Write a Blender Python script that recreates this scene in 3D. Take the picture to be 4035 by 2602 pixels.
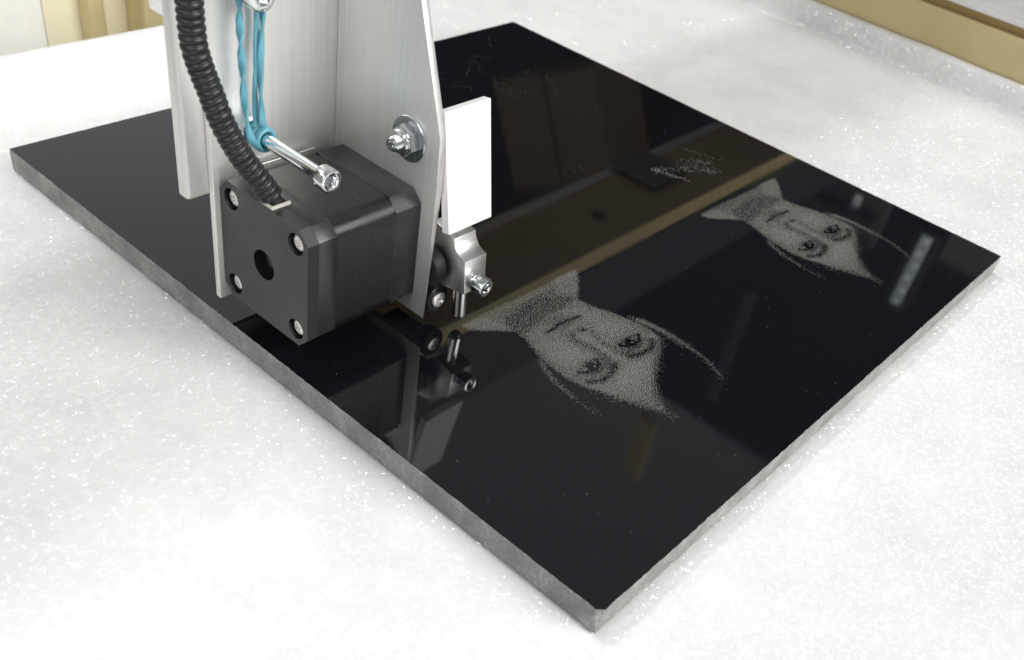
import bpy, bmesh, math, random
import numpy as np
from mathutils import Vector, Matrix

random.seed(7)
RNG = np.random.default_rng(11)
S = 0.001                                    # everything below is measured in millimetres
for o in list(bpy.data.objects):
    bpy.data.objects.remove(o, do_unlink=True)
scene = bpy.context.scene
COL = scene.collection

# ------------------------------------------------------------------ camera
cam_data = bpy.data.cameras.new('camera')
cam = bpy.data.objects.new('camera', cam_data)
COL.objects.link(cam)
RIGHT = Vector((0.66232224, -0.73469111, 0.14682715))
DOWN = Vector((-0.43686022, -0.53791397, -0.72097275))
FWD = Vector((0.60867265, 0.41337335, -0.67722971))
rot = Matrix((RIGHT, -DOWN, -FWD)).transposed()
cam.matrix_world = Matrix.Translation(Vector((-151.963, -63.895, 199.453)) * S) @ rot.to_4x4()
cam_data.sensor_width = 36
cam_data.lens = 36 * 3805.97 / 4035
cam_data.shift_x = (2017.5 - 2004.06) / 4035
cam_data.shift_y = (1777.71 - 1301) / 4035
cam_data.clip_start = 0.01
cam_data.clip_end = 50
cam_data.dof.use_dof = True
cam_data.dof.focus_distance = 0.315
cam_data.dof.aperture_fstop = 19
scene.camera = cam

# ------------------------------------------------------------------ world, lamps, exposure
world = bpy.data.worlds.new('World')
scene.world = world
world.use_nodes = True
wb = world.node_tree.nodes['Background']
wb.inputs[0].default_value = (0.96, 0.98, 1.0, 1)
wb.inputs[1].default_value = 0.28


def area(name, loc, target, sx, sy, power, color=(1, 1, 1)):
    d = bpy.data.lights.new(name, 'AREA')
    d.shape = 'RECTANGLE'
    d.size, d.size_y = sx, sy
    d.energy = power
    d.color = color
    o = bpy.data.objects.new(name, d)
    COL.objects.link(o)
    o.location = loc
    o.rotation_euler = (Vector(target) - Vector(loc)).to_track_quat('-Z', 'Y').to_euler()
    return o


area('window_light', (0.80, -2.60, 1.60), (0.15, 0.15, 0), 2.2, 1.6, 130, (1.0, 0.985, 0.96))
area('ceiling_lamp', (0.10, 1.15, 1.75), (0.15, 0.15, 0), 0.40, 0.24, 11, (0.97, 0.99, 1.0))
area('boards_fill_light', (-0.16, 0.36, 0.30), (0.18, 0.60, -0.10), 0.25, 0.2, 1.1, (1.0, 0.99, 0.96))  # unseen fill lamp, added above the bed to brighten the boards
area('side_window_light', (-0.60, 0.02, 0.50), (0.16, 0.60, -0.10), 0.5, 0.4, 2.2, (0.98, 0.99, 1.0))
area('far_window_light', (0.93, 1.92, 1.12), (0.0, 0.25, 0), 0.95, 1.0, 1.35, (0.93, 0.97, 1.0))

vs = scene.view_settings
vs.view_transform = 'Standard'
vs.look = 'None'
vs.exposure = 0
vs.gamma = 1
vs.use_curve_mapping = False
scene.render.engine = 'CYCLES'


# ------------------------------------------------------------------ materials
def mat(name, color, rough=0.5, metal=0.0, spec=0.5, coat=0.0):
    m = bpy.data.materials.new(name)
    m.use_nodes = True
    b = m.node_tree.nodes['Principled BSDF']
    b.inputs['Base Color'].default_value = (*color, 1)
    b.inputs['Roughness'].default_value = rough
    b.inputs['Metallic'].default_value = metal
    b.inputs['Specular IOR Level'].default_value = spec
    b.inputs['Coat Weight'].default_value = coat
    return m


class NT:
    """small helper to wire shader nodes"""
    def __init__(self, m):
        self.t = m.node_tree
        self.b = m.node_tree.nodes['Principled BSDF']

    def n(self, kind, **kw):
        nd = self.t.nodes.new(kind)
        for k, v in kw.items():
            if k.startswith('_'):
                setattr(nd, k[1:], v)
            else:
                nd.inputs[k.replace('9', ' ')].default_value = v
        return nd

    def l(self, a, b):
        self.t.links.new(a, b)

    def coord(self, scale=(1, 1, 1), rot=(0, 0, 0)):
        tc = self.t.nodes.new('ShaderNodeTexCoord')
        mp = self.t.nodes.new('ShaderNodeMapping')
        mp.inputs['Scale'].default_value = scale
        mp.inputs['Rotation'].default_value = rot
        self.l(tc.outputs['Object'], mp.inputs['Vector'])
        return mp.outputs[0]

    def noise(self, vec, scale, detail=3, rough=0.5):
        nd = self.n('ShaderNodeTexNoise', Scale=scale, Detail=detail, Roughness=rough)
        self.l(vec, nd.inputs['Vector'])
        return nd.outputs['Fac']

    def ramp(self, fac, stops):
        r = self.t.nodes.new('ShaderNodeValToRGB')
        e = r.color_ramp.elements
        while len(e) > 1:
            e.remove(e[-1])
        e[0].position, e[0].color = stops[0][0], (*stops[0][1], 1)
        for p, c in stops[1:]:
            q = e.new(p)
            q.color = (*c, 1)
        self.l(fac, r.inputs[0])
        return r.outputs[0]

    def bump(self, h, strength, dist, normal=None):
        bp = self.n('ShaderNodeBump', Strength=strength, Distance=dist)
        self.l(h, bp.inputs['Height'])
        if normal:
            self.l(normal, bp.inputs['Normal'])
        return bp.outputs[0]


def g(v):
    return (v, v, v)


def brushed(name, color, rough, stretch, strength=0.25):
    m = mat(name, color, rough, 1.0)
    t = NT(m)
    v = t.coord(stretch)
    a = t.noise(v, 1.0, 4, 0.6)
    t.l(t.ramp(a, [(0.25, g(rough - 0.05)), (0.75, g(rough + 0.06))]), t.b.inputs['Roughness'])
    big = t.noise(t.coord((25, 25, 12)), 1.0, 3, 0.6)
    c1 = tuple(x * 0.92 for x in color)
    t.l(t.ramp(big, [(0.3, c1), (0.7, color)]), t.b.inputs['Base Color'])
    t.l(t.bump(a, strength, 0.0004), t.b.inputs['Normal'])
    return m


M = {}
M['alu_brushed'] = brushed('brushed_aluminium', (0.82, 0.81, 0.78), 0.40, (2200, 2200, 9), 0.06)
t = NT(M['alu_brushed'])
t.b.inputs['Metallic'].default_value = 0.70
t.b.inputs['Anisotropic'].default_value = 0.4
st = t.noise(t.coord((1700, 1700, 6)), 1.0, 5, 0.7)
t.l(t.ramp(st, [(0.30, (0.76, 0.755, 0.73)), (0.50, (0.82, 0.81, 0.785)), (0.70, (0.87, 0.86, 0.84))]), t.b.inputs['Base Color'])
M['alu_cut'] = brushed('cut_aluminium_edge', (0.80, 0.79, 0.78), 0.45, (300, 300, 300), 0.12)
M['alu_satin'] = brushed('satin_aluminium', (0.78, 0.77, 0.74), 0.5, (500, 500, 500), 0.05)
NT(M['alu_satin']).b.inputs['Metallic'].default_value = 0.75
M['alu_machined'] = brushed('machined_aluminium', (0.82, 0.81, 0.80), 0.36, (40, 1500, 1500), 0.03)
M['zinc'] = brushed('zinc_plated_steel', (0.80, 0.82, 0.83), 0.14, (400, 400, 400), 0.05)
M['zinc_dull'] = brushed('dull_zinc_washer', (0.52, 0.56, 0.57), 0.24, (600, 600, 600), 0.06)
M['steel'] = brushed('polished_steel_pin', (0.72, 0.70, 0.68), 0.16, (900, 900, 60), 0.05)
M['screw_steel'] = brushed('screw_steel', (0.90, 0.88, 0.86), 0.40, (500, 500, 500), 0.08)


def black_paint(name, base, rough, bump_scale=900, strength=0.15):
    m = mat(name, base, rough)
    t = NT(m)
    v = t.coord((1, 1, 1))
    a = t.noise(v, bump_scale, 3, 0.6)
    t.b.inputs['Specular IOR Level'].default_value = 0.30
    dust = t.noise(v, 1400, 2, 0.6)
    t.l(t.ramp(dust, [(0.70, base), (0.80, tuple(x + 0.05 for x in base))]), t.b.inputs['Base Color'])
    t.l(t.bump(a, strength, 0.0002), t.b.inputs['Normal'])
    b2 = t.noise(v, 60, 3, 0.6)
    t.l(t.ramp(b2, [(0.3, g(rough - 0.06)), (0.7, g(rough + 0.1))]), t.b.inputs['Roughness'])
    return m


M['motor_cap'] = black_paint('black_anodised_cap', (0.008, 0.008, 0.008), 0.36)
M['motor_cap'].node_tree.nodes['Principled BSDF'].inputs['Specular IOR Level'].default_value = 0.7
M['black_part'] = black_paint('black_oxide_part', (0.014, 0.013, 0.013), 0.34)
M['hole'] = mat('dark_hole', (0.004, 0.004, 0.004), 0.7)  # near black stands in for the shade inside holes
# laminated motor body: fine ridges across the axis
m = black_paint('laminated_motor_steel', (0.006, 0.006, 0.006), 0.38)
t = NT(m)
wv = t.n('ShaderNodeTexWave', Scale=520, Distortion=0.6, Detail=2)
wv.inputs['Detail Scale'].default_value = 3
t.l(t.coord(), wv.inputs['Vector'])
t.l(t.bump(wv.outputs['Fac'], 0.18, 0.00025), t.b.inputs['Normal'])
t.l(t.ramp(t.noise(t.coord(), 160, 3), [(0.3, g(0.22)), (0.7, g(0.36))]), t.b.inputs['Roughness'])
t.b.inputs['Specular IOR Level'].default_value = 0.5
M['lamination'] = m

# corrugated hose
m = mat('black_hose_plastic', (0.011, 0.011, 0.013), 0.42)
t = NT(m)
t.l(t.bump(t.noise(t.coord(), 700, 3), 0.15, 0.0003), t.b.inputs['Normal'])
M['hose'] = m

# rubber band
m = mat('teal_rubber', (0.060, 0.30, 0.42), 0.42)
t = NT(m)
a = t.noise(t.coord((1, 1, 0.4)), 500, 3)
t.l(t.ramp(a, [(0.3, (0.09, 0.31, 0.40)), (0.7, (0.15, 0.41, 0.50))]), t.b.inputs['Base Color'])
t.l(t.bump(a, 0.2, 0.0003), t.b.inputs['Normal'])
M['rubber'] = m

M['white_plastic'] = mat('white_plastic', (0.84, 0.82, 0.81), 0.45)
t = NT(M['white_plastic'])
t.l(t.bump(t.noise(t.coord(), 500, 3), 0.12, 0.0003), t.b.inputs['Normal'])
M['socket_plastic'] = mat('ivory_connector_plastic', (0.62, 0.60, 0.56), 0.4)
t = NT(M['socket_plastic'])
t.l(t.bump(t.noise(t.coord(), 700, 2), 0.1, 0.0003), t.b.inputs['Normal'])

# polished black granite
m = mat('polished_black_granite', (0.006, 0.0065, 0.008), 0.035, spec=0.5)
t = NT(m)
v = t.coord()
sp = t.noise(v, 2600, 2, 0.7)
t.l(t.ramp(sp, [(0.62, (0.005, 0.0055, 0.007)), (0.80, (0.022, 0.023, 0.027))]), t.b.inputs['Base Color'])
sm = t.noise(t.coord((14, 42, 14), (0, 0, 0.6)), 1.0, 5, 0.65)
t.l(t.ramp(sm, [(0.40, g(0.022)), (0.75, g(0.085))]), t.b.inputs['Roughness'])
M['granite_top'] = m
# rough sawn granite edge
m = mat('sawn_granite_edge', (0.40, 0.40, 0.39), 0.85, spec=0.25)
t = NT(m)
v = t.coord()
a = t.noise(v, 900, 5, 0.7)
b_ = t.noise(v, 90, 4, 0.6)
mx = t.n('ShaderNodeMath', _operation='MULTIPLY')
t.l(a, mx.inputs[0])
t.l(b_, mx.inputs[1])
t.l(t.ramp(mx.outputs[0], [(0.12, (0.17, 0.17, 0.165)), (0.25, (0.245, 0.243, 0.236)), (0.38, (0.36, 0.355, 0.345))]),
    t.b.inputs['Base Color'])
t.l(t.bump(a, 0.4, 0.0005), t.b.inputs['Normal'])
M['granite_side'] = m
M['engraving'] = mat('bruised_granite_dots', (0.20, 0.198, 0.182), 0.8, spec=0.2)
M['dust'] = mat('stone_dust', (0.30, 0.30, 0.29), 0.9, spec=0.1)

# white polyethylene foam with glinting cells
m = mat('white_foam', (0.80, 0.80, 0.80), 0.5, spec=0.45)
t = NT(m)
v = t.coord()
nz = t.noise(v, 330, 5, 0.7)
t.l(t.bump(nz, 0.24, 0.0009), t.b.inputs['Normal'])
cl = t.noise(v, 30, 4, 0.6)
t.l(t.ramp(cl, [(0.3, (0.70, 0.705, 0.71)), (0.7, (0.79, 0.79, 0.785))]), t.b.inputs['Base Color'])
# glossy film facets of the foam cells: every cell is tilted its own way
vo = t.n('ShaderNodeTexVoronoi', Scale=1600.0)
t.l(v, vo.inputs['Vector'])
sb = t.n('ShaderNodeVectorMath', _operation='SUBTRACT')
t.l(vo.outputs['Color'], sb.inputs[0])
sb.inputs[1].default_value = (0.5, 0.5, 0.5)
sc = t.n('ShaderNodeVectorMath', _operation='SCALE')
sc.inputs['Scale'].default_value = 2.0
t.l(sb.outputs[0], sc.inputs[0])
fl = t.n('ShaderNodeVectorMath', _operation='MULTIPLY')
fl.inputs[1].default_value = (1, 1, 0)
t.l(sc.outputs[0], fl.inputs[0])
ge = t.n('ShaderNodeNewGeometry')
av = t.n('ShaderNodeVectorMath', _operation='ADD')
t.l(ge.outputs['Normal'], av.inputs[0])
t.l(fl.outputs[0], av.inputs[1])
nm = t.n('ShaderNodeVectorMath', _operation='NORMALIZE')
t.l(av.outputs[0], nm.inputs[0])
gl = t.n('ShaderNodeBsdfGlossy', Roughness=0.08)
t.l(nm.outputs[0], gl.inputs['Normal'])
pk = t.noise(v, 420, 2, 0.5)
t.l(t.ramp(pk, [(0.48, g(0.0)), (0.55, g(0.09))]), gl.inputs['Color'])
ads = t.n('ShaderNodeAddShader')
t.l(t.b.outputs[0], ads.inputs[0])
t.l(gl.outputs[0], ads.inputs[1])
t.l(ads.outputs[0], [n_ for n_ in t.t.nodes if n_.type == 'OUTPUT_MATERIAL'][0].inputs['Surface'])
t.b.inputs['Roughness'].default_value = 0.6
t.b.inputs['Subsurface Weight'].default_value = 0.0
M['foam'] = m


def painted(name, c, rough=0.45):
    m = mat(name, c, rough)
    t = NT(m)
    a = t.noise(t.coord(), 22, 4, 0.6)
    t.l(t.ramp(a, [(0.3, tuple(x * 0.88 for x in c)), (0.7, c)]), t.b.inputs['Base Color'])
    t.l(t.bump(t.noise(t.coord(), 420, 3), 0.12, 0.0004), t.b.inputs['Normal'])
    return m


M['beige'] = painted('beige_paint', (0.60, 0.49, 0.25))
M['beige_shaded'] = painted('beige_paint_shaded', (0.34, 0.23, 0.08))  # frame's beige with the shade under the rail put into the colour
M['beam_shaded'] = painted('beige_beam_shaded', (0.34, 0.24, 0.11))  # beam's beige, darkened in colour for its shaded underside
M['cream'] = painted('cream_board', (0.93, 0.86, 0.62), 0.6)
M['olive'] = painted('olive_board', (0.60, 0.50, 0.26), 0.6)
M['pale'] = painted('glare_board', (0.97, 0.95, 0.88), 0.6)  # window glare on the panel put into the colour as near white
M['alu_dark'] = brushed('dark_anodised_aluminium', (0.22, 0.22, 0.22), 0.4, (400, 400, 400), 0.03)
M['navy'] = painted('navy_wall_paint', (0.014, 0.016, 0.024), 0.7)
M['brown_wood'] = painted('brown_cabinet_wood', (0.15, 0.095, 0.06), 0.6)
M['shelf_grey'] = painted('grey_shelf_paint', (0.20, 0.20, 0.21), 0.6)
M['shelf_navy'] = painted('blue_grey_paint', (0.07, 0.08, 0.12), 0.6)
M['dark_metal'] = painted('dark_grey_metal', (0.05, 0.052, 0.058))


m = mat('lamp_glow', (0.9, 0.9, 0.9), 0.4)
m.node_tree.nodes['Principled BSDF'].inputs['Emission Color'].default_value = (0.9, 0.95, 1, 1)
m.node_tree.nodes['Principled BSDF'].inputs['Emission Strength'].default_value = 0.55
M['lamp_glow'] = m
M['diffuser'] = mat('frosted_diffuser', (0.8, 0.85, 0.9), 0.5)
M['diffuser'].node_tree.nodes['Principled BSDF'].inputs['Emission Color'].default_value = (0.8, 0.9, 1, 1)
M['diffuser'].node_tree.nodes['Principled BSDF'].inputs['Emission Strength'].default_value = 0.15


# ------------------------------------------------------------------ mesh helpers (millimetres in, metres out)
def link(name, bm, m, parent=None, smooth=None):
    bmesh.ops.recalc_face_normals(bm, faces=bm.faces)
    me = bpy.data.meshes.new(name)
    bmesh.ops.scale(bm, vec=(S, S, S), verts=bm.verts)
    bm.to_mesh(me)
    bm.free()
    for x in (m if isinstance(m, (list, tuple)) else [m]):
        me.materials.append(M[x])
    if smooth is not None:
        me.polygons.foreach_set('use_smooth', [True] * len(me.polygons))
        me.set_sharp_from_angle(angle=math.radians(smooth))
    o = bpy.data.objects.new(name, me)
    COL.objects.link(o)
    if parent:
        o.parent = parent
    return o


def tag(o, label=None, cat=None, group=None, kind=None):
    for k, v in (('label', label), ('category', cat), ('group', group), ('kind', kind)):
        if v:
            o[k] = v
    return o


def bevel(bm, w, seg=2, ang=30):
    if w <= 0:
        return
    ed = [e for e in bm.edges if len(e.link_faces) == 2 and e.calc_face_angle(0) > math.radians(ang)]
    bmesh.ops.bevel(bm, geom=ed, offset=w, segments=seg, profile=0.5, affect='EDGES', clamp_overlap=True)


def box(x0, x1, y0, y1, z0, z1, bv=0.0, bm=None, seg=2):
    b = bmesh.new()
    bmesh.ops.create_cube(b, size=1)
    for v in b.verts:
        v.co = Vector(((x0 + x1) / 2 + v.co.x * (x1 - x0), (y0 + y1) / 2 + v.co.y * (y1 - y0),
                       (z0 + z1) / 2 + v.co.z * (z1 - z0)))
    bevel(b, bv, seg)
    return merge(bm, b)


def merge(bm, b):
    if bm is None:
        return b
    me = bpy.data.meshes.new('tmp')
    b.to_mesh(me)
    b.free()
    bm.from_mesh(me)
    bpy.data.meshes.remove(me)
    return bm


def prism(poly, x0, x1, bv=0.0, holes=(), bm=None, axis='X', seg=2):
    """polygon in (Y,Z) extruded along X (or in (X,Z) along Y), optional holes"""
    b = bmesh.new()
    P = (lambda a, u, v: Vector((a, u, v))) if axis == 'X' else (lambda a, u, v: Vector((u, a, v)))
    if not holes:
        va = [b.verts.new(P(x0, *p)) for p in poly]
        vb = [b.verts.new(P(x1, *p)) for p in poly]
        b.faces.new(va)
        b.faces.new(vb[::-1])
        for i in range(len(poly)):
            j = (i + 1) % len(poly)
            b.faces.new((va[i], vb[i], vb[j], va[j]))
    else:
        loops = [poly] + list(holes)
        rings = []
        for a in (x0, x1):
            ed, rr = [], []
            for lp in loops:
                vv = [b.verts.new(P(a, *p)) for p in lp]
                rr.append(vv)
                ed += [b.edges.new((vv[i], vv[(i + 1) % len(vv)])) for i in range(len(vv))]
            bmesh.ops.triangle_fill(b, edges=ed, use_beauty=True)
            rings.append(rr)
        for la, lb in zip(*rings):
            for i in range(len(la)):
                j = (i + 1) % len(la)
                b.faces.new((la[i], lb[i], lb[j], la[j]))
    bmesh.ops.recalc_face_normals(b, faces=b.faces)
    bevel(b, bv, seg)
    return merge(bm, b)


def circle(cy, cz, r, n=28):
    return [(cy + r * math.cos(2 * math.pi * i / n), cz + r * math.sin(2 * math.pi * i / n)) for i in range(n)]


def lathe(rings, origin, direction, n=48, bm=None, roll=0.0):
    """rings: (radius or function of angle, distance along direction)"""
    b = bmesh.new()
    d = Vector(direction).normalized()
    up = Vector((0, 0, 1)) if abs(d.z) < 0.9 else Vector((1, 0, 0))
    u = d.cross(up).normalized()
    w = u.cross(d).normalized()
    o = Vector(origin)
    prev = None
    for r, h in rings:
        if not callable(r) and r < 1e-6:
            cur = [b.verts.new(o + d * h)]
        else:
            cur = []
            for i in range(n):
                a = 2 * math.pi * i / n + roll
                rad = r(a - roll) if callable(r) else r
                cur.append(b.verts.new(o + d * h + (u * math.cos(a) + w * math.sin(a)) * rad))
        if prev:
            if len(prev) == 1 or len(cur) == 1:
                s, l = (prev[0], cur) if len(prev) == 1 else (cur[0], prev)
                for i in range(n):
                    b.faces.new((s, l[i], l[(i + 1) % n]))
            else:
                for i in range(n):
                    b.faces.new((prev[i], prev[(i + 1) % n], cur[(i + 1) % n], cur[i]))
        prev = cur
    bmesh.ops.recalc_face_normals(b, faces=b.faces)
    return merge(bm, b)


def hexr(af):
    def f(a):
        k = (a % (math.pi / 3)) - math.pi / 6
        return af / 2 / math.cos(k)
    return f


def crossr(l, w):
    def f(a):
        k = abs(((a + math.pi / 4) % (math.pi / 2)) - math.pi / 4)
        return min(l / max(math.cos(k), 1e-6), w / max(math.sin(k), 1e-6))
    return f


def torxr(r, amp):
    return lambda a: r + amp * math.cos(6 * a)


def cap_screw(shaft_r, shaft_len, head_r, head_len, af, origin, direction, bm=None):
    """origin at the shaft's start, head at the end of direction"""
    L = shaft_len
    return lathe([(0, 0), (shaft_r, 0), (shaft_r, L), (head_r - 0.25, L), (head_r, L + 0.3), (head_r, L + head_len - 0.45),
                  (head_r - 0.12, L + head_len - 0.15), (head_r - 0.45, L + head_len), (af / 2 + 0.55, L + head_len),
                  (hexr(af), L + head_len - 0.25), (hexr(af * 0.96), L + head_len - head_len * 0.55), (0, L + head_len - head_len * 0.65)],
                 origin, direction, 48, bm)


def sweep(path, section, bm=None, closed=False, twist=None):
    """path: list of Vectors; section(i) -> list of (a,b) offsets"""
    b = bmesh.new()
    n = len(path)
    up = None
    prev = None
    first = None
    for i in range(n):
        tg = (path[min(i + 1, n - 1)] - path[max(i - 1, 0)]).normalized()
        if up is None:
            ref = Vector((0, 1, 0)) if abs(tg.y) < 0.9 else Vector((1, 0, 0))
            up = (ref - tg * ref.dot(tg)).normalized()
        else:
            up = (up - tg * up.dot(tg)).normalized()
        sd = tg.cross(up)
        a = twist(i) if twist else 0
        uu = up * math.cos(a) + sd * math.sin(a)
        ss = sd * math.cos(a) - up * math.sin(a)
        cur = [b.verts.new(path[i] + uu * p + ss * q) for p, q in section(i)]
        k = len(cur)
        if prev:
            for j in range(k):
                b.faces.new((prev[j], prev[(j + 1) % k], cur[(j + 1) % k], cur[j]))
        else:
            first = cur
        prev = cur
    b.faces.new(first[::-1])
    b.faces.new(prev)
    bmesh.ops.recalc_face_normals(b, faces=b.faces)
    return merge(bm, b)


def spline(pts, n):
    """Catmull-Rom through points, resampled evenly"""
    P = [Vector(p) for p in pts]
    P = [P[0] * 2 - P[1]] + P + [P[-1] * 2 - P[-2]]
    out = []
    for i in range(1, len(P) - 2):
        for k in range(40):
            s = k / 40
            a, b, c, d = P[i - 1], P[i], P[i + 1], P[i + 2]
            out.append(0.5 * ((2 * b) + (c - a) * s + (2 * a - 5 * b + 4 * c - d) * s * s + (3 * b - a - 3 * c + d) * s ** 3))
    out.append(P[-2])
    L = [0]
    for i in range(1, len(out)):
        L.append(L[-1] + (out[i] - out[i - 1]).length)
    res = []
    j = 0
    for i in range(n):
        t_ = L[-1] * i / (n - 1)
        while j < len(L) - 2 and L[j + 1] < t_:
            j += 1
        f = (t_ - L[j]) / max(L[j + 1] - L[j], 1e-9)
        res.append(out[j].lerp(out[j + 1], min(max(f, 0), 1)))
    return res, L[-1]


def vnoise(x, y, seed):
    """smooth value noise on arrays"""
    xi, yi = np.floor(x).astype(int), np.floor(y).astype(int)
    xf, yf = x - xi, y - yi
    xf, yf = xf * xf * (3 - 2 * xf), yf * yf * (3 - 2 * yf)

    def h(a, b):
        s = np.sin(a * 127.1 + b * 311.7 + seed * 74.7) * 43758.5453
        return s - np.floor(s)
    return (h(xi, yi) * (1 - xf) + h(xi + 1, yi) * xf) * (1 - yf) + (h(xi, yi + 1) * (1 - xf) + h(xi + 1, yi + 1) * xf) * yf - 0.5


def from_arrays(name, verts, faces, m, parent=None, smooth=False):
    me = bpy.data.meshes.new(name)
    nv, nf = len(verts), len(faces)
    k = faces.shape[1]
    me.vertices.add(nv)
    me.vertices.foreach_set('co', (np.asarray(verts, np.float32) * S).ravel())
    me.loops.add(nf * k)
    me.loops.foreach_set('vertex_index', faces.astype(np.int32).ravel())
    me.polygons.add(nf)
    me.polygons.foreach_set('loop_start', np.arange(0, nf * k, k, dtype=np.int32))
    me.polygons.foreach_set('use_smooth', np.full(nf, smooth))
    me.update(calc_edges=True)
    me.validate()
    me.materials.append(M[m])
    o = bpy.data.objects.new(name, me)
    COL.objects.link(o)
    if parent:
        o.parent = parent
    return o


def empty(name, loc=(0, 0, 0)):
    o = bpy.data.objects.new(name, None)
    o.empty_display_size = 0.02
    COL.objects.link(o)
    return o


# ------------------------------------------------------------------ foam-covered bed
def foam():
    xs = np.concatenate([np.arange(-190, 500, 1.7), np.arange(500, 524.1, 0.8)])
    ys = np.arange(-170, 402.5, 1.7)
    X, Y = np.meshgrid(xs, ys)
    Z = np.full_like(X, -9.0)
    Z += 1.5 * vnoise(X / 150 + Y / 400, Y / 46, 1) + 0.35 * vnoise(X / 26, Y / 22, 2) + 0.14 * vnoise(X / 6, Y / 6, 3) + 0.08 * vnoise(X / 2.6, Y / 2.6, 4)
    # pressed down round the stone
    dx = np.maximum(np.maximum(-X, X - 300), 0)
    dy = np.maximum(np.maximum(-Y, Y - 300), 0)
    d = np.hypot(dx, dy)
    k = np.exp(-(d / 15) ** 2)
    Z = Z * (1 - k) + (-9.1 + 0.16 * vnoise(X / 3, Y / 3, 9)) * k
    Z[d < 0.01] = -9.6
    # the sheet's edge turns up against the machine frame, with a crease before it
    wob = 2.2 * vnoise(Y / 60, Y * 0, 5) + 0.8 * vnoise(Y / 14, Y * 0, 6)
    s = np.clip((X - 516.5 - wob) / 3.6, 0, 1)
    Z += 13.4 * s * s * (3 - 2 * s)
    Z -= 4.2 * np.exp(-((X - 513.5 - wob) / 5.0) ** 2)
    Z -= 0.02 * np.maximum(Y - 392, 0) ** 2
    ny, nx = X.shape
    v = np.stack([X, Y, Z], -1).reshape(-1, 3)
    i = np.arange(nx * ny).reshape(ny, nx)
    f = np.stack([i[:-1, :-1], i[:-1, 1:], i[1:, 1:], i[1:, :-1]], -1).reshape(-1, 4)
    o = from_arrays('foam_sheet', v, f, 'foam', smooth=True)
    tag(o, kind='structure')


foam()
bm = box(-190, 523.8, -170, 401.5, -40, -14, 1.0)
tag(link('machine_bed', bm, 'alu_satin'), kind='structure')

# ------------------------------------------------------------------ machine frame at the right, boards behind at the left
fr = tag(empty('machine_frame'), 'beige painted machine side frame with an aluminium rail on top, upper right', 'machine frame')
link('side_panel', box(525, 545, -260, 900, -60, 27.3, 0.8), 'beige', fr)
link('upper_panel', box(528.5, 548, -260, 900, 27.3, 33, 0.3), 'beige_shaded', fr)
bm = prism([(0, 0), (0, 3.6), (2.2, 4.4), (2.2, 12), (0.4, 12.6), (0.4, 17), (30, 17), (30, 0)], -260, 900, 0.25, axis='Y')
for v in bm.verts:
    v.co.x += 524.2
    v.co.z += 33.1
link('rail', bm, 'alu_satin', fr, 30)

wl = tag(empty('background_boards'), 'blurred cream and olive boards behind the bed at upper left', 'boards')
link('glare_board', box(-160, 168, 600, 606, -420, 60, 1), 'pale', wl)
link('cream_board', box(168.5, 300, 600, 606, -420, 60, 1), 'cream', wl)
link('post', box(193, 206, 585, 599.5, -420, 60, 3), 'olive', wl)
link('post', box(229, 300, 575, 599.5, -420, 60, 3), 'olive', wl)

# ------------------------------------------------------------------ gantry beam (seen mirrored in the stone)
gb = tag(empty('gantry_beam'), 'beige gantry beam with a shade-brown underside and a grey rail, mirrored in the polished stone', 'gantry beam')
hole_y, hole_x = 277, 405
# underside with one round hole: plate with hole, then the rest of the tube
bmu = prism([(-200, 250), (900, 250), (900, 308), (-200, 308)], 150, 153, 0, holes=[circle(hole_x, hole_y, 6.5)], axis='X')
for v in bmu.verts:
    a, b2, c2 = v.co
    v.co = Vector((b2, c2, a))
link('underside_plate', bmu, 'beam_shaded', gb)
link('hole_shade', lathe([(0, 0), (6.3, 0), (6.3, 0.15), (0, 0.15)], (hole_x, hole_y, 152.95), (0, 0, 1), 32), 'hole', gb)
link('tube', box(-200, 900, 250, 308, 153.2, 215, 1.2), 'beam_shaded', gb)
link('front_face', box(-200, 900, 248.2, 249.9, 150.2, 164, 0.4), 'beige', gb)
link('front_cover', box(-200, 900, 246.5, 249.9, 164.2, 222, 0.4), 'dark_metal', gb)
link('linear_rail', box(-200, 900, 308.2, 318, 148, 162, 0.6), 'alu_machined', gb)
link('rail_carriage', box(470, 516, 273, 319, 143.5, 147.6, 1.0), 'alu_dark', gb)

# ------------------------------------------------------------------ workshop things that show only as reflections in the stone
tag(link('workshop_wall', box(1800, 1830, -900, 2300, -400, 1420, 2), 'navy'), kind='structure')
cb = tag(empty('wall_cabinet'), 'brown wall cabinet mirrored in the stone behind the white plate', 'cabinet')
link('case', box(1560, 1790, 1040, 1300, 610, 860, 3), 'brown_wood', cb)
link('door', box(1552, 1559, 1046, 1165, 618, 852, 2), 'brown_wood', cb)
link('door', box(1552, 1559, 1172, 1294, 618, 852, 2), 'brown_wood', cb)
cb.matrix_world = Matrix.Translation((1.6, 1.15, 0.72)) @ Matrix.Rotation(math.radians(27), 4, 'X') @ Matrix.Rotation(math.radians(14), 4, 'Z') @ Matrix.Translation((-1.6, -1.15, -0.72))
lm = tag(empty('lamp_row'), 'row of small lit lamps mirrored near the right corner of the stone', 'lamp')
link('housing', box(1500, 1512, 268, 312, 545, 700, 2), 'dark_metal', lm)
for k in range(6):
    link('bulb', lathe([(0, 7), (3, 6.4), (5.6, 4), (7, 0), (7, -2), (0, -2)], (1497, 290 + (k % 2) * 2, 560 + k * 25), (-1, 0, 0), 20), 'lamp_glow', lm, 60)
link('diffuser', box(1494, 1499.5, 281, 301, 552, 692, 2), 'diffuser', lm)
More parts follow.
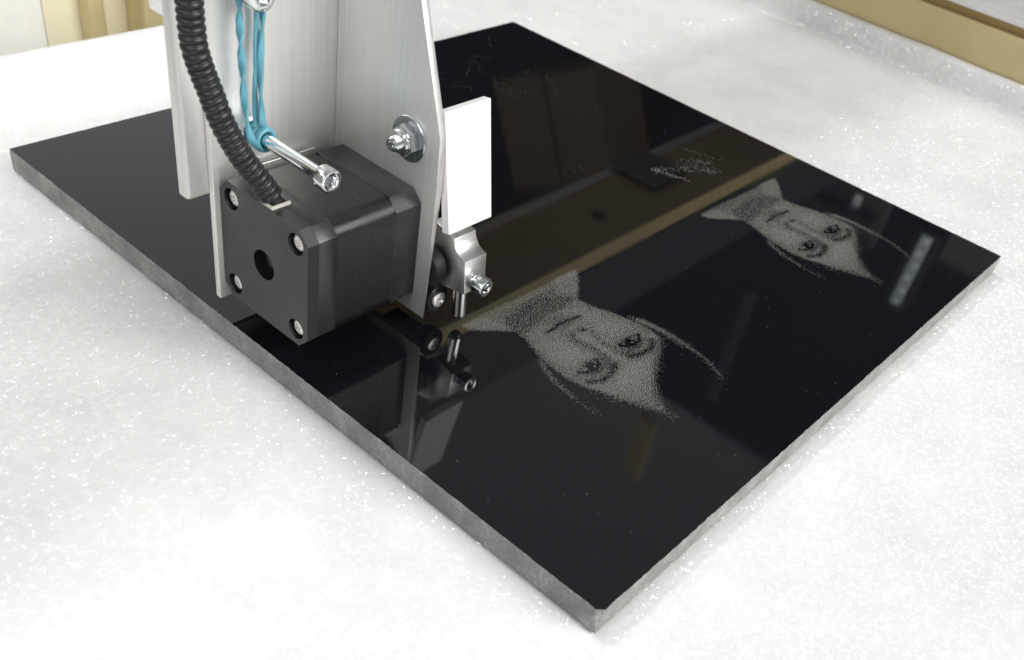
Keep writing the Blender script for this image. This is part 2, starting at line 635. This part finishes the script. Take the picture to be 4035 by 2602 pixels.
for k, (y, z, sy, sz, lab) in enumerate(((627, 558, 9, 22, 'small lit lamp mirrored beside the collar of the farther portrait'),
                                         (415, 529, 14, 20, 'small lit lamp mirrored at the rear edge above the farther portrait'))):
    lp = tag(empty('wall_lamp'), lab, 'lamp', 'small wall lamps')
    link('glass', box(1447, 1450, y - sy / 2, y + sy / 2, z - sz / 2, z + sz / 2, 1), 'lamp_glow', lp)
    link('backplate', box(1450.2, 1456, y - sy / 2 - 3, y + sy / 2 + 3, z - sz / 2 - 3, z + sz / 2 + 3, 1), 'dark_metal', lp)
sh = tag(empty('wall_shelf'), 'grey shelf unit mirrored dimly behind the farther portrait', 'shelf')
link('back_panel', box(1460, 1466, 360, 545, 500, 600, 1), 'shelf_grey', sh)
link('board', box(1400, 1460, 372, 560, 596, 606, 1), 'dark_metal', sh)
link('board', box(1420, 1460, 372, 560, 545, 551, 1), 'dark_metal', sh)
link('side_board', box(1450, 1466, 150, 250, 420, 560, 1), 'shelf_grey', sh)
tag(link('wall_pole', box(1440, 1452, 522, 545, 780, 1060, 2), 'shelf_navy'), 'blue grey pole mirrored as a faint streak between the portraits', 'pole')
tag(link('wall_post', box(1480, 1500, 652, 700, 1240, 1430, 3), 'beige'), 'beige post mirrored as a short upright bar below the nearer portrait', 'post')

# ------------------------------------------------------------------ granite slab
slab = tag(empty('granite_slab'), 'square polished black granite slab engraved with portraits, lying on white foam', 'stone slab')


def slab_body():
    N = 420
    T = 300.0
    edge = []
    for s in range(4):
        for i in range(N):
            k = i / N * T
            edge.append([(k, 0, 0, -1), (T, k, 1, 0), (T - k, T, 0, 1), (0, T - k, -1, 0)][s])
    e = np.array(edge)
    n = len(e)
    arc = np.arange(n) * T / N

    def jit(scale, seed):
        return vnoise(arc / scale, np.full(n, seed * 3.7), seed)
    rings = []
    chips = np.maximum(jit(6, 1) + 0.35 * jit(1.6, 2) - 0.12, 0)
    specs = [(0.0, 0.18 + 0.30 * np.abs(jit(1.5, 3)) + 0.5 * chips + 0.30 * np.abs(jit(0.8, 8))),
             (-0.55, 0.05 + 0.14 * np.abs(jit(1.8, 4)) + 0.25 * chips),
             (-1.6, 0.0 + 0.12 * jit(2.2, 5)),
             (-5.0, 0.12 * jit(3.0, 6) - 0.05),
             (-8.2, 0.16 * jit(3.0, 7)),
             (-9.15, 0.45 + 0.3 * jit(4.0, 9))]
    for z, inset in specs:
        x = e[:, 0] - e[:, 2] * inset
        y = e[:, 1] - e[:, 3] * inset
        x = np.clip(x, inset.min(), T - inset.min())
        y = np.clip(y, inset.min(), T - inset.min())
        # broken front corner
        c = max(0, 2.35 + z * 0.30)
        lack = np.maximum(c - (x + y), 0) / 2
        x, y = x + lack, y + lack
        # slightly broken other corners
        for (ax, ay, sx, sy, cc) in ((0, T, 1, -1, 0.9), (T, T, -1, -1, 1.6), (T, 0, -1, 1, 0.8)):
            lack = np.maximum(cc - (sx * (x - ax) + sy * (y - ay)), 0) / 2
            x, y = x + sx * lack, y + sy * lack
        rings.append(np.stack([x, y, np.full(n, z)], -1))
    bm = bmesh.new()
    vr = [[bm.verts.new(p) for p in r] for r in rings]
    top = bm.faces.new(vr[0])
    top.material_index = 0
    for a, b in zip(vr[:-1], vr[1:]):
        for i in range(n):
            f = bm.faces.new((a[i], b[i], b[(i + 1) % n], a[(i + 1) % n]))
            f.material_index = 1
    f = bm.faces.new(vr[-1][::-1])
    f.material_index = 1
    link('stone', bm, ['granite_top', 'granite_side'], slab)


slab_body()


# engraved portraits: bruised dots, drawn in the portrait's own upright frame (u right, v up, mm)
def density(U, V):
    def inside(poly):
        r = np.zeros(U.shape, bool)
        n = len(poly)
        for i in range(n):
            (x1, y1), (x2, y2) = poly[i], poly[(i + 1) % n]
            c = ((y1 > V) != (y2 > V)) & (U < (x2 - x1) * (V - y1) / (y2 - y1 + 1e-9) + x1)
            r ^= c
        return r.astype(float)

    def blur(a, k):
        w = np.exp(-(np.arange(-3 * k, 3 * k + 1) / k) ** 2 / 2)
        w /= w.sum()
        a = np.apply_along_axis(lambda q: np.convolve(q, w, 'same'), 0, a)
        return np.apply_along_axis(lambda q: np.convolve(q, w, 'same'), 1, a)

    def stroke(pts, width, soft=1.0):
        d = np.full(U.shape, 1e9)
        for (x1, y1), (x2, y2) in zip(pts[:-1], pts[1:]):
            L2 = (x2 - x1) ** 2 + (y2 - y1) ** 2 + 1e-9
            tt = np.clip(((U - x1) * (x2 - x1) + (V - y1) * (y2 - y1)) / L2, 0, 1)
            d = np.minimum(d, np.hypot(U - x1 - tt * (x2 - x1), V - y1 - tt * (y2 - y1)))
        return np.exp(-(d / width) ** 2 * soft)

    def spot(x, y, rx, ry):
        return np.exp(-((U - x) / rx) ** 2 - ((V - y) / ry) ** 2)
    outline = [(-32.3, -42.3), (-27.5, -37.6), (-23.4, -34.0), (-18.5, -30.6), (-16.4, -28.6), (-17.3, -23.0), (-20.2, -16.5), (-21.6, -11.1), (-23.4, -6.0),
               (-23.8, -0.2), (-22.6, 5.2), (-15.2, 9.8), (-7.3, 13.8), (-0.1, 18.7), (5.2, 23.0), (8.6, 27.8), (9.8, 31.8), (10.4, 36.3),
               (11.3, 29.8), (13.0, 25.6), (14.7, 21.0), (18.0, 15.9), (20.9, 10.0), (22.6, 5.0), (23.4, -0.4), (23.4, -6.2), (22.6, -11.9),
               (21.6, -15.5), (19.5, -20.9), (18.0, -26.6), (17.5, -29.6), (23.2, -34.5), (30.0, -39.3), (31.2, -43.5), (12.1, -43.4), (-6.2, -42.4), (-20, -42.8)]
    ins = inside(outline)
    kk = np.clip((V - 2) / 6, 0, 1)
    D = (blur(ins, 3) * (1 - kk) + blur(ins, 8) * kk) * 0.70
    # forehead fades into the hair
    D *= 1 - 0.45 * np.clip((V - 14) / 22, 0, 1)
    neck = blur(inside([(18.0, -29.5), (17.6, -35.9), (11.1, -37.4), (-1.2, -38.2), (-12.3, -35.2), (-17.0, -31.4), (-16.2, -29.2), (-10, -28.6), (-1, -28.2), (8, -27.2), (17.3, -26.0)]), 6)
    D *= 1 - 0.58 * neck
    D *= 1 - 0.34 * blur(inside([(24, -45), (17.5, -36), (-13, -36), (-22, -45)]), 6)
    # cheeks and jaw shading
    D *= 1 - 0.30 * stroke([(19.0, -26), (22.6, -13), (23.4, 0)], 3.2) - 0.25 * stroke([(-16.5, -27), (-21, -14), (-23, -3)], 2.6)
    D *= 1 - 0.08 + 0.24 * spot(12, -10, 6, 6) + 0.20 * spot(-12, -10, 6, 6) + 0.26 * spot(0, -5, 2.2, 11) + 0.20 * spot(3, 12, 9, 7) + 0.18 * spot(0, -28.5, 4, 2)
    D *= 1 - 0.30 * spot(0, -26.5, 5, 1.6)
    # eyes
    for sx in (1, -1):
        ex = 11.2 * sx
        D *= 1 - 0.38 * spot(ex, 1.2, 8.0, 4.6)
        D *= 1 - 0.22 * spot(ex - 5.5 * sx, 1.5, 3.0, 4.5)
        D *= 1 - 0.97 * stroke([(ex - 4.6 * sx, -1.4), (ex - 2.4 * sx, 1.2), (ex + 1.0 * sx, 2.0), (ex + 4.2 * sx, 0.9), (ex + 6.3 * sx, -0.9)], 0.85)
        D *= 1 - 0.55 * stroke([(ex - 4.2 * sx, -1.8), (ex + 0.5 * sx, -2.5), (ex + 5.2 * sx, -1.2)], 0.55)
        D *= 1 - 0.97 * (spot(ex, 0.0, 2.5, 2.4) > 0.42)
        D = np.maximum(D, 0.6 * (spot(ex - 0.9, 0.6, 0.55, 0.55) > 0.45))
        D *= 1 - 0.45 * stroke([(ex - 4 * sx, 2.6), (ex + 1.5 * sx, 3.6), (ex + 5.4 * sx, 1.8)], 0.6)
        D *= 1 - 0.80 * stroke([(ex - 6.6 * sx, 5.0), (ex - 1.5 * sx, 6.9), (ex + 3.5 * sx, 7.0), (ex + 7.6 * sx, 4.7)], 1.5)
    # nose and mouth
    D *= 1 - 0.42 * stroke([(3.6, 4), (2.8, -7), (4.8, -13)], 2.1) - 0.24 * stroke([(-3.4, 3), (-2.6, -7), (-4.4, -12)], 1.3)
    D *= 1 - 0.62 * spot(2.7, -15.4, 1.7, 0.9) - 0.80 * spot(-2.9, -15.2, 1.8, 0.9) - 0.35 * spot(0, -16.6, 5.5, 1.1)
    D *= 1 - 0.88 * stroke([(8.7, -22.2), (4.5, -22.5), (2.0, -22.9), (0, -22.5), (-2.4, -22.7), (-8.3, -21.6)], 0.9)
    D *= 1 - 0.42 * spot(0, -20.9, 6.8, 1.3) - 0.36 * spot(0, -24.5, 5.4, 1.4)
    # hair
    D *= 1 - 0.80 * stroke([(24.6, 1.5), (22.5, 7.5), (19, 14.5)], 1.3)
    hr = stroke([(-23.8, -9.1), (-25.8, -5.2), (-27.6, 2.2), (-27.2, 14.1), (-25.8, 23.4), (-22.0, 33.0)], 1.1)
    hl = stroke([(23.6, -12.3), (26.5, -7.8), (28.4, -0.7), (29.0, 4.7), (29.7, 11.4), (29.0, 19.0)], 1.1)
    fade = lambda a, b: np.clip(1 - (V - a) / (b - a), 0, 1)
    hair = 0.28 * hr * (0.35 + 0.65 * fade(12, 36)) + 0.32 * hl * fade(-4, 20)
    hair += 0.35 * stroke([(-24.8, -6), (-26.4, 3), (-25.6, 14)], 1.3) * fade(0, 18)
    D = np.maximum(D, hair)
    return np.clip(D, 0, 1)


def grain(shape, seed):
    r = np.random.default_rng(seed).standard_normal(shape)

    def bl(a, k):
        F = np.fft.fft2(a)
        fy = np.fft.fftfreq(shape[0])[:, None]
        fx = np.fft.fftfreq(shape[1])[None]
        return np.real(np.fft.ifft2(F * np.exp(-2 * (math.pi * k) ** 2 * (fx * fx + fy * fy))))
    a = bl(r, 0.6) - bl(r, 1.35)
    order = a.ravel().argsort().argsort().reshape(shape)
    return order / a.size


def dot_mesh(name, X, Y, on, cell, z, m, parent, seed=5):
    x, y = X[on], Y[on]
    n = len(x)
    rg = np.random.default_rng(seed)
    h = cell * 0.50
    c = np.array([(-1, -1), (1, -1), (1, 1), (-1, 1)]) * h
    v = np.zeros((n, 4, 3))
    v[:, :, 0] = x[:, None] + c[None, :, 0]
    v[:, :, 1] = y[:, None] + c[None, :, 1]
    v[:, :, 2] = z + rg.uniform(0, 0.012, (n, 4))
    f = np.arange(n * 4).reshape(n, 4)
    o = from_arrays(name, v.reshape(-1, 3), f, m, parent)
    o['kind'] = 'stuff'
    return o


CELL = 0.18
uu = np.arange(-34, 34, CELL)
vv = np.arange(-45, 39, CELL)
U, V = np.meshgrid(uu, vv)
DEN = density(U, V)
GR = grain(U.shape, 3)
port = dot_mesh('engraved_portrait', 92.7 - U, 67.8 - V, GR < DEN * 0.84, CELL, 0.02, 'engraving', slab)
tag(port, 'nearer dotted portrait of a woman, below the needle')
p2 = port.copy()
COL.objects.link(p2)
p2.parent = slab
p2.location = (0.1444, -0.0067, 0)
tag(p2, 'farther dotted portrait of a woman, near the right corner of the stone')
# smudge of pale stone dust further back
uu = np.arange(216, 266, 0.3)
vv = np.arange(121, 151, 0.3)
U, V = np.meshgrid(uu, vv)


def seg(U, V, x1, y1, x2, y2, w):
    L2 = (x2 - x1) ** 2 + (y2 - y1) ** 2
    tt = np.clip(((U - x1) * (x2 - x1) + (V - y1) * (y2 - y1)) / L2, 0, 1)
    return np.exp(-(np.hypot(U - x1 - tt * (x2 - x1), V - y1 - tt * (y2 - y1)) / w) ** 2)


SM = 0.55 * seg(U, V, 222, 141, 228, 126.5, 1.4) + 0.30 * seg(U, V, 224, 140, 238, 134, 2.6) + 0.24 * seg(U, V, 240, 131, 248, 125.5, 3.0) \
    + 0.18 * seg(U, V, 254, 147, 261, 130, 1.0) + 0.22 * seg(U, V, 244, 138, 252, 131, 3.5)
SM *= 0.7 + 0.9 * vnoise(U / 3, V / 3, 4)
tag(dot_mesh('dust_smudge', U, V, grain(U.shape, 8) < SM * 0.62, 0.3, 0.02, 'dust', slab, 6), kind='stuff')
# loose specks and hair scratches
n = 900
px = RNG.uniform(4, 296, n)
py = RNG.uniform(4, 296, n)
verts, faces = [], []
for a, b in zip(px, py):
    r = 0.06 + 0.14 * random.random() ** 4
    k = len(verts)
    for i in range(5):
        an = i * 2 * math.pi / 5 + random.random()
        verts.append((a + r * math.cos(an) * random.uniform(.5, 1.2), b + r * math.sin(an) * random.uniform(.5, 1.2), 0.02 + 0.05 * random.random()))
    faces.append(list(range(k, k + 5)))
o = from_arrays('dust_specks', np.array(verts), np.array(faces), 'dust', slab)
o['kind'] = 'stuff'
bm = bmesh.new()
for k in range(26):
    x, y = random.uniform(190, 262), random.uniform(225, 292)
    if k > 18:
        x, y = random.uniform(150, 260), random.uniform(150, 240)
    a = random.uniform(0, 6.3)
    pts = []
    for i in range(random.randint(6, 16)):
        pts.append(Vector((x, y, 0.03)))
        a += random.gauss(0, 0.45)
        x += 1.5 * math.cos(a)
        y += 1.5 * math.sin(a)
    for p, q in zip(pts[:-1], pts[1:]):
        d = (q - p).normalized()
        nn = Vector((-d.y, d.x, 0)) * 0.018
        bm.faces.new([bm.verts.new(c) for c in (p - nn, q - nn, q + nn, p + nn)])
o = link('hair_scratches', bm, 'dust', slab)
o['kind'] = 'stuff'

# ------------------------------------------------------------------ engraving head
head = tag(empty('engraving_head'), 'silver bracket engraving head with black stepper motor and steel needle over the stone', 'engraving head')
XI, XO = 47.3, 50.0
YB = 163.5
# bent sheet bracket
bm = box(0.3, 50.0, YB, 166.0, 6.8, 140, 0.5)
pl = [(116.5, 6.2), (116.6, 54), (117.3, 70.3), (129.5, 106), (141.0, 140), (YB - 0.02, 140), (YB - 0.02, 6.2)]
b2 = prism(pl, XI, XO, 0)
for v in b2.verts:
    if v.co.x > 49 and v.co.z < 7 and v.co.y < 118:
        v.co.y = 119.0
bevel(b2, 0.22, 2)
bm = merge(bm, b2)
for f in bm.faces:
    f.normal_update()
    c = f.calc_center_median()
    if c.x > XI - 0.1 and f.normal.y < -0.3 and c.y < 145:
        f.material_index = 1
link('mounting_bracket', bm, ['alu_brushed', 'alu_cut'], head, 35)
# carriage plate behind it
link('carriage_plate', box(-7.2, 45, 166.05, 171.2, 43.3, 140, 1.5, seg=4), 'alu_satin', head, 35)
link('bearing_block', box(-2.5, 40, 176, 185, 92.3, 140, 1.2, seg=3), 'alu_machined', head, 35)
link('spacer', box(8, 36, 171.25, 175.95, 60, 140, 0.5), 'dark_metal', head)

# stepper motor
MY, MZ, MH = 142.7, 30.3, 20.5


def octo(h, c):
    return [(MY - h + c, MZ - h), (MY + h - c, MZ - h), (MY + h, MZ - h + c), (MY + h, MZ + h - c),
            (MY + h - c, MZ + h), (MY - h + c, MZ + h), (MY - h, MZ + h - c), (MY - h, MZ - h + c)]


def arcs(h, c, n=7):
    """square section whose corners are big convex arcs"""
    out = []
    for sx, sy, a0 in ((1, -1, -90), (1, 1, 0), (-1, 1, 90), (-1, -1, 180)):
        cx, cy = MY + sx * (h - c), MZ + sy * (h - c)
        for i in range(n):
            a = math.radians(a0 + 90 * i / (n - 1))
            out.append((cx + c * math.cos(a), cy + c * math.sin(a)))
    return out


motor = link('stepper_motor', prism(arcs(MH - 0.15, 6.2), 13.4, 36.5, 0), 'lamination', head, 28)
SP = 15.05
corners = [(MY + a * SP, MZ + b * SP) for a in (1, -1) for b in (1, -1)]
bm = prism(octo(MH, 3.9), 2.3, 6.4, 0.0, holes=[circle(y, z, 3.45) for y, z in corners] + [circle(MY, MZ, 4.9, 36)])
for f in bm.faces:
    f.smooth = False
cap = bm
cap = prism(octo(MH - 0.01, 3.9), 6.42, 13.35, 0.15, bm=cap)
link('rear_cap', cap, 'motor_cap', motor, 20)
link('shaft_bore', lathe([(0, 0), (4.6, 0), (4.6, -0.1), (0, -0.1)], (6.3, MY, MZ), (-1, 0, 0)), 'hole', motor)
link('rotor_shaft', lathe([(2.2, 0), (2.2, 1.2), (1.8, 1.5), (0, 1.5)], (6.35, MY, MZ), (-1, 0, 0)), 'black_part', motor, 30)
link('front_flange', prism(octo(MH, 3.9), 36.55, XI - 0.03, 0.2), 'motor_cap', motor, 20)
for i, (y, z) in enumerate(corners):
    link('screw', lathe([(2.7, 0), (2.75, 2.2), (2.55, 2.75), (1.8, 3.15), (crossr(1.55, 0.5), 3.15), (crossr(1.2, 0.36), 2.3), (0, 2.0)],
                        (6.4, y, z), (-1, 0, 0), 48, roll=0.4 + i * 0.7), 'screw_steel', motor, 40)
link('edge_highlight', box(7.5, 37.5, 161.3, 161.75, MZ + MH + 0.02, MZ + MH + 0.4, 0.05), 'alu_cut', motor)  # bright strip in place of the highlight along the rear top edge
# ivory cable socket in a notch on top of the rear cap
bm = box(2.6, 3.3, 138.6, 144.2, MZ + MH - 2, MZ + MH + 0.9, 0.1)
bm = box(3.32, 9.5, 138.6, 139.3, MZ + MH - 2, MZ + MH + 0.9, 0.1, bm)
bm = box(3.32, 9.5, 143.5, 144.2, MZ + MH - 2, MZ + MH + 0.7, 0.1, bm)
link('cable_socket', bm, 'socket_plastic', motor)
bm = box(3.35, 9.6, 139.35, 143.45, MZ + MH - 2, MZ + MH + 0.06, 0)
link('socket_floor', bm, 'hole', motor)

# flange nut, washer and grub stud on the side plate
WY, WZ = 129.3, 65.6
w = link('washer', lathe([(0, 0), (6.9, 0), (7.1, 0.2), (7.1, 0.9), (6.85, 1.15), (2.5, 1.15), (2.5, 0)], (XI - 0.02, WY, WZ), (-1, 0, 0), 56), 'zinc_dull', head, 30)
nut = lathe([(hexr(8.3), 1.15), (hexr(8.7), 1.5), (hexr(8.7), 3.6), (hexr(8.3), 4.0), (3.8, 4.1), (3.75, 4.8), (3.4, 5.2), (2.3, 5.3), (2.3, 3)],
            (XI, WY, WZ), (-1, 0, 0), 48, roll=0.3)
link('lock_nut', nut, 'zinc', head, 28)
rg = [(0, 0), (2.25, 0)]
for k in range(9):
    rg += [(2.28, 4.2 + k * 0.4), (2.05, 4.4 + k * 0.4)]
rg += [(2.0, 8.0), (1.8, 8.2), (hexr(2.2), 8.2), (hexr(2.1), 6.9), (0, 6.7)]
link('stud', lathe(rg, (XI, WY, WZ), (-1, 0, 0), 36), 'zinc', head, 45)

# long socket bolt that carries the rubber band
BX, BZ = 14.8, 61.6
link('tension_bolt', cap_screw(2.05, 32.0, 3.6, 4.4, 3.2, (BX, YB, BZ), (0, -1, 0)), 'zinc', head, 30)
link('lock_ring', lathe([(2.1, 0), (3.6, 0), (3.8, 0.2), (3.8, 0.8), (3.6, 1.0), (2.1, 1.0)], (BX, YB - 0.02, BZ), (0, -1, 0)), 'zinc', head, 30)
# upper screw the band hangs from
UX, UZ = 12.6, 104.0
link('band_screw', cap_screw(2.0, 6.4, 4.4, 3.6, 3.2, (UX, YB, UZ), (0, -1, 0)), 'zinc', head, 30)

# tool lever: white plate, clamp block, steel needle
link('white_plate', prism([(112.15, 39.7), (119.25, 77.1), (122.2, 76.6), (115.1, 39.15)], 50.35, 70.3, 0.25), 'white_plastic', head)
hold = [(114.9, 34.8), (114.6, 33.4), (114.0, 32.1), (113.1, 30.95), (112.0, 30.05), (110.6, 29.35), (109.0, 29.0), (107.7, 17.2), (117.4, 15.6), (123.4, 20.0), (124.6, 37.0), (117.2, 35.3)]
holder = link('needle_holder', prism(hold, 56.4, 66.6, 0.18), 'alu_machined', head, 25)
link('clamp_screw', cap_screw(1.9, 1.4, 3.35, 4.6, 3.0, (61.0, 108.3, 21.0), (0, -1, -0.06)), 'zinc', holder, 30)
lift = Vector((0, 0.75, 10)).normalized()
link('needle', lathe([(0, 0), (0.6, 0.05), (1.5, 0.45), (2.3, 1.5), (2.5, 2.3), (2.5, 17), (0, 17)], (60.8, 112.5, 2.75), lift, 40), 'steel', holder, 30)
link('lever_arm', box(58, 65, 117.5, 119.0, 36.3, 62, 0.2), 'alu_machined', head)
link('eccentric_disc', lathe([(0, 0), (6.1, 0), (6.4, 0.3), (6.4, 4.6), (6.1, 4.9), (0, 4.9)], (XO + 0.05, 121.4, 22.8), (1, 0, 0), 56), 'black_part', head, 30)
pv = link('pivot_collar', lathe([(0, 0), (4.9, 0), (5.2, 0.4), (5.2, 4.6), (4.8, 5.0), (3.3, 5.0), (3.2, 4.6), (0, 4.6)], (56.0, 123.4, 9.4), (0, -1, 0), 48), 'black_part', head, 30)
link('pivot_screw', lathe([(3.0, 0), (3.05, 0.5), (2.8, 1.0), (2.3, 1.25), (crossr(1.8, 0.5), 1.25), (crossr(1.5, 0.4), 0.5), (0, 0.3)], (56.0, 118.75, 9.3), (0, -1, 0), 48, roll=0.5), 'screw_steel', pv, 35)
link('pivot_block', box(XO + 0.05, 58, 123.5, 139, 6.2, 14.5, 0.8), 'black_part', head)

# ------------------------------------------------------------------ corrugated hose
pts = [(6.0, 141.6, 50.9), (4.6, 142.6, 54.2), (1.6, 144.2, 59.6), (-1.5, 145.6, 64.9), (-4.2, 147.4, 71.2), (-6.2, 149, 77.5), (-7.7, 150, 83.7), (-9.3, 151, 89.7),
       (-10.8, 151.2, 95.8), (-11.2, 151.2, 101.7), (-11.3, 151.2, 107.3), (-11.2, 151.5, 122), (-11, 152, 138)]
PITCH = 2.12
path, Ltot = spline(pts, 640)
nr = 26


def hose_r(i):
    s = Ltot * i / 639
    ph = (s / PITCH + 0.12 * math.sin(s * 0.31) + 0.05 * math.sin(s * 1.1)) % 1
    if s < 2.4:
        r = 2.55
    else:
        r = 3.05 + 0.55 * (max(0.0, math.sin(math.pi * min(ph / 0.86, 1))) ** 0.6 if ph < 0.86 else 0)
    return [(r * math.cos(2 * math.pi * k / nr), r * math.sin(2 * math.pi * k / nr)) for k in range(nr)]


tag(link('corrugated_hose', sweep(path, hose_r), 'hose', None, 50), 'black corrugated cable hose plugged into the top of the motor', 'hose')

# ------------------------------------------------------------------ rubber band


def ribbon(pts, n, w, th, tw, bm=None):
    path, L = spline(pts, n)
    sec = lambda i: [(-w / 2, -th / 2), (-w / 2 + .2, -th / 2 - .15), (w / 2 - .2, -th / 2 - .15), (w / 2, -th / 2), (w / 2, th / 2), (w / 2 - .2, th / 2 + .15), (-w / 2 + .2, th / 2 + .15), (-w / 2, th / 2)]
    return sweep(path, sec, bm, twist=lambda i: tw(i / (n - 1)))


yb = 159.4
bm = ribbon([(8.2, yb - 1, 106), (8.5, yb - 1, 101), (8.2, yb - 1.2, 93), (8.3, yb - 1.4, 85), (8.4, yb - 1.5, 77), (8.6, yb - 2, 70), (9.1, yb - 2.6, 65), (10.6, yb - 3.2, 61.6), (12.4, yb - 3.4, 59.2)],
            220, 2.0, 0.7, lambda s: 1.3 + 19 * s * (1 - 0.25 * s))
bm = ribbon([(17.0, yb, 106), (17.0, yb, 101), (16.7, yb, 95), (15.9, yb, 88), (15.1, yb - .5, 81), (14.6, yb - 1, 74), (14.6, yb - 1.4, 67), (15.4, yb - 1.5, 64)],
            200, 2.0, 0.7, lambda s: 1.7 + 7.0 * s, bm)
bm = ribbon([(15.9, yb + 1.0, 105), (15.7, yb + 1.0, 98), (14.9, yb + 0.9, 88), (14.0, yb + .7, 78), (13.5, yb + .3, 70), (13.3, yb, 65)],
            160, 1.5, 0.7, lambda s: 0.5 - 5.0 * s, bm)
# turns round the bolt
for k in range(3):
    y0 = YB - 2.2 - k * 2.0
    ring = []
    for i in range(49):
        a = 2 * math.pi * i / 48
        ring.append(Vector((BX + (2.85 + 0.1 * k) * math.cos(a), y0 - 0.9 * i / 48, BZ + (2.85 + 0.1 * k) * math.sin(a))))
    bm = sweep(ring, lambda i: [(1.05 * math.cos(j * math.pi / 4), 0.8 * math.sin(j * math.pi / 4)) for j in range(8)], bm)
# turn round the upper screw
ring = [Vector((UX + 4.1 * math.cos(math.pi * i / 24), yb - 0.3, UZ + 2 + 4.1 * math.sin(math.pi * i / 24))) for i in range(25)]
bm = sweep(ring, lambda i: [(1.1 * math.cos(j * math.pi / 4), 0.8 * math.sin(j * math.pi / 4)) for j in range(8)], bm)
tag(link('rubber_band', bm, 'rubber', None, 40), 'teal twisted rubber band looped over the long silver bolt', 'rubber band')
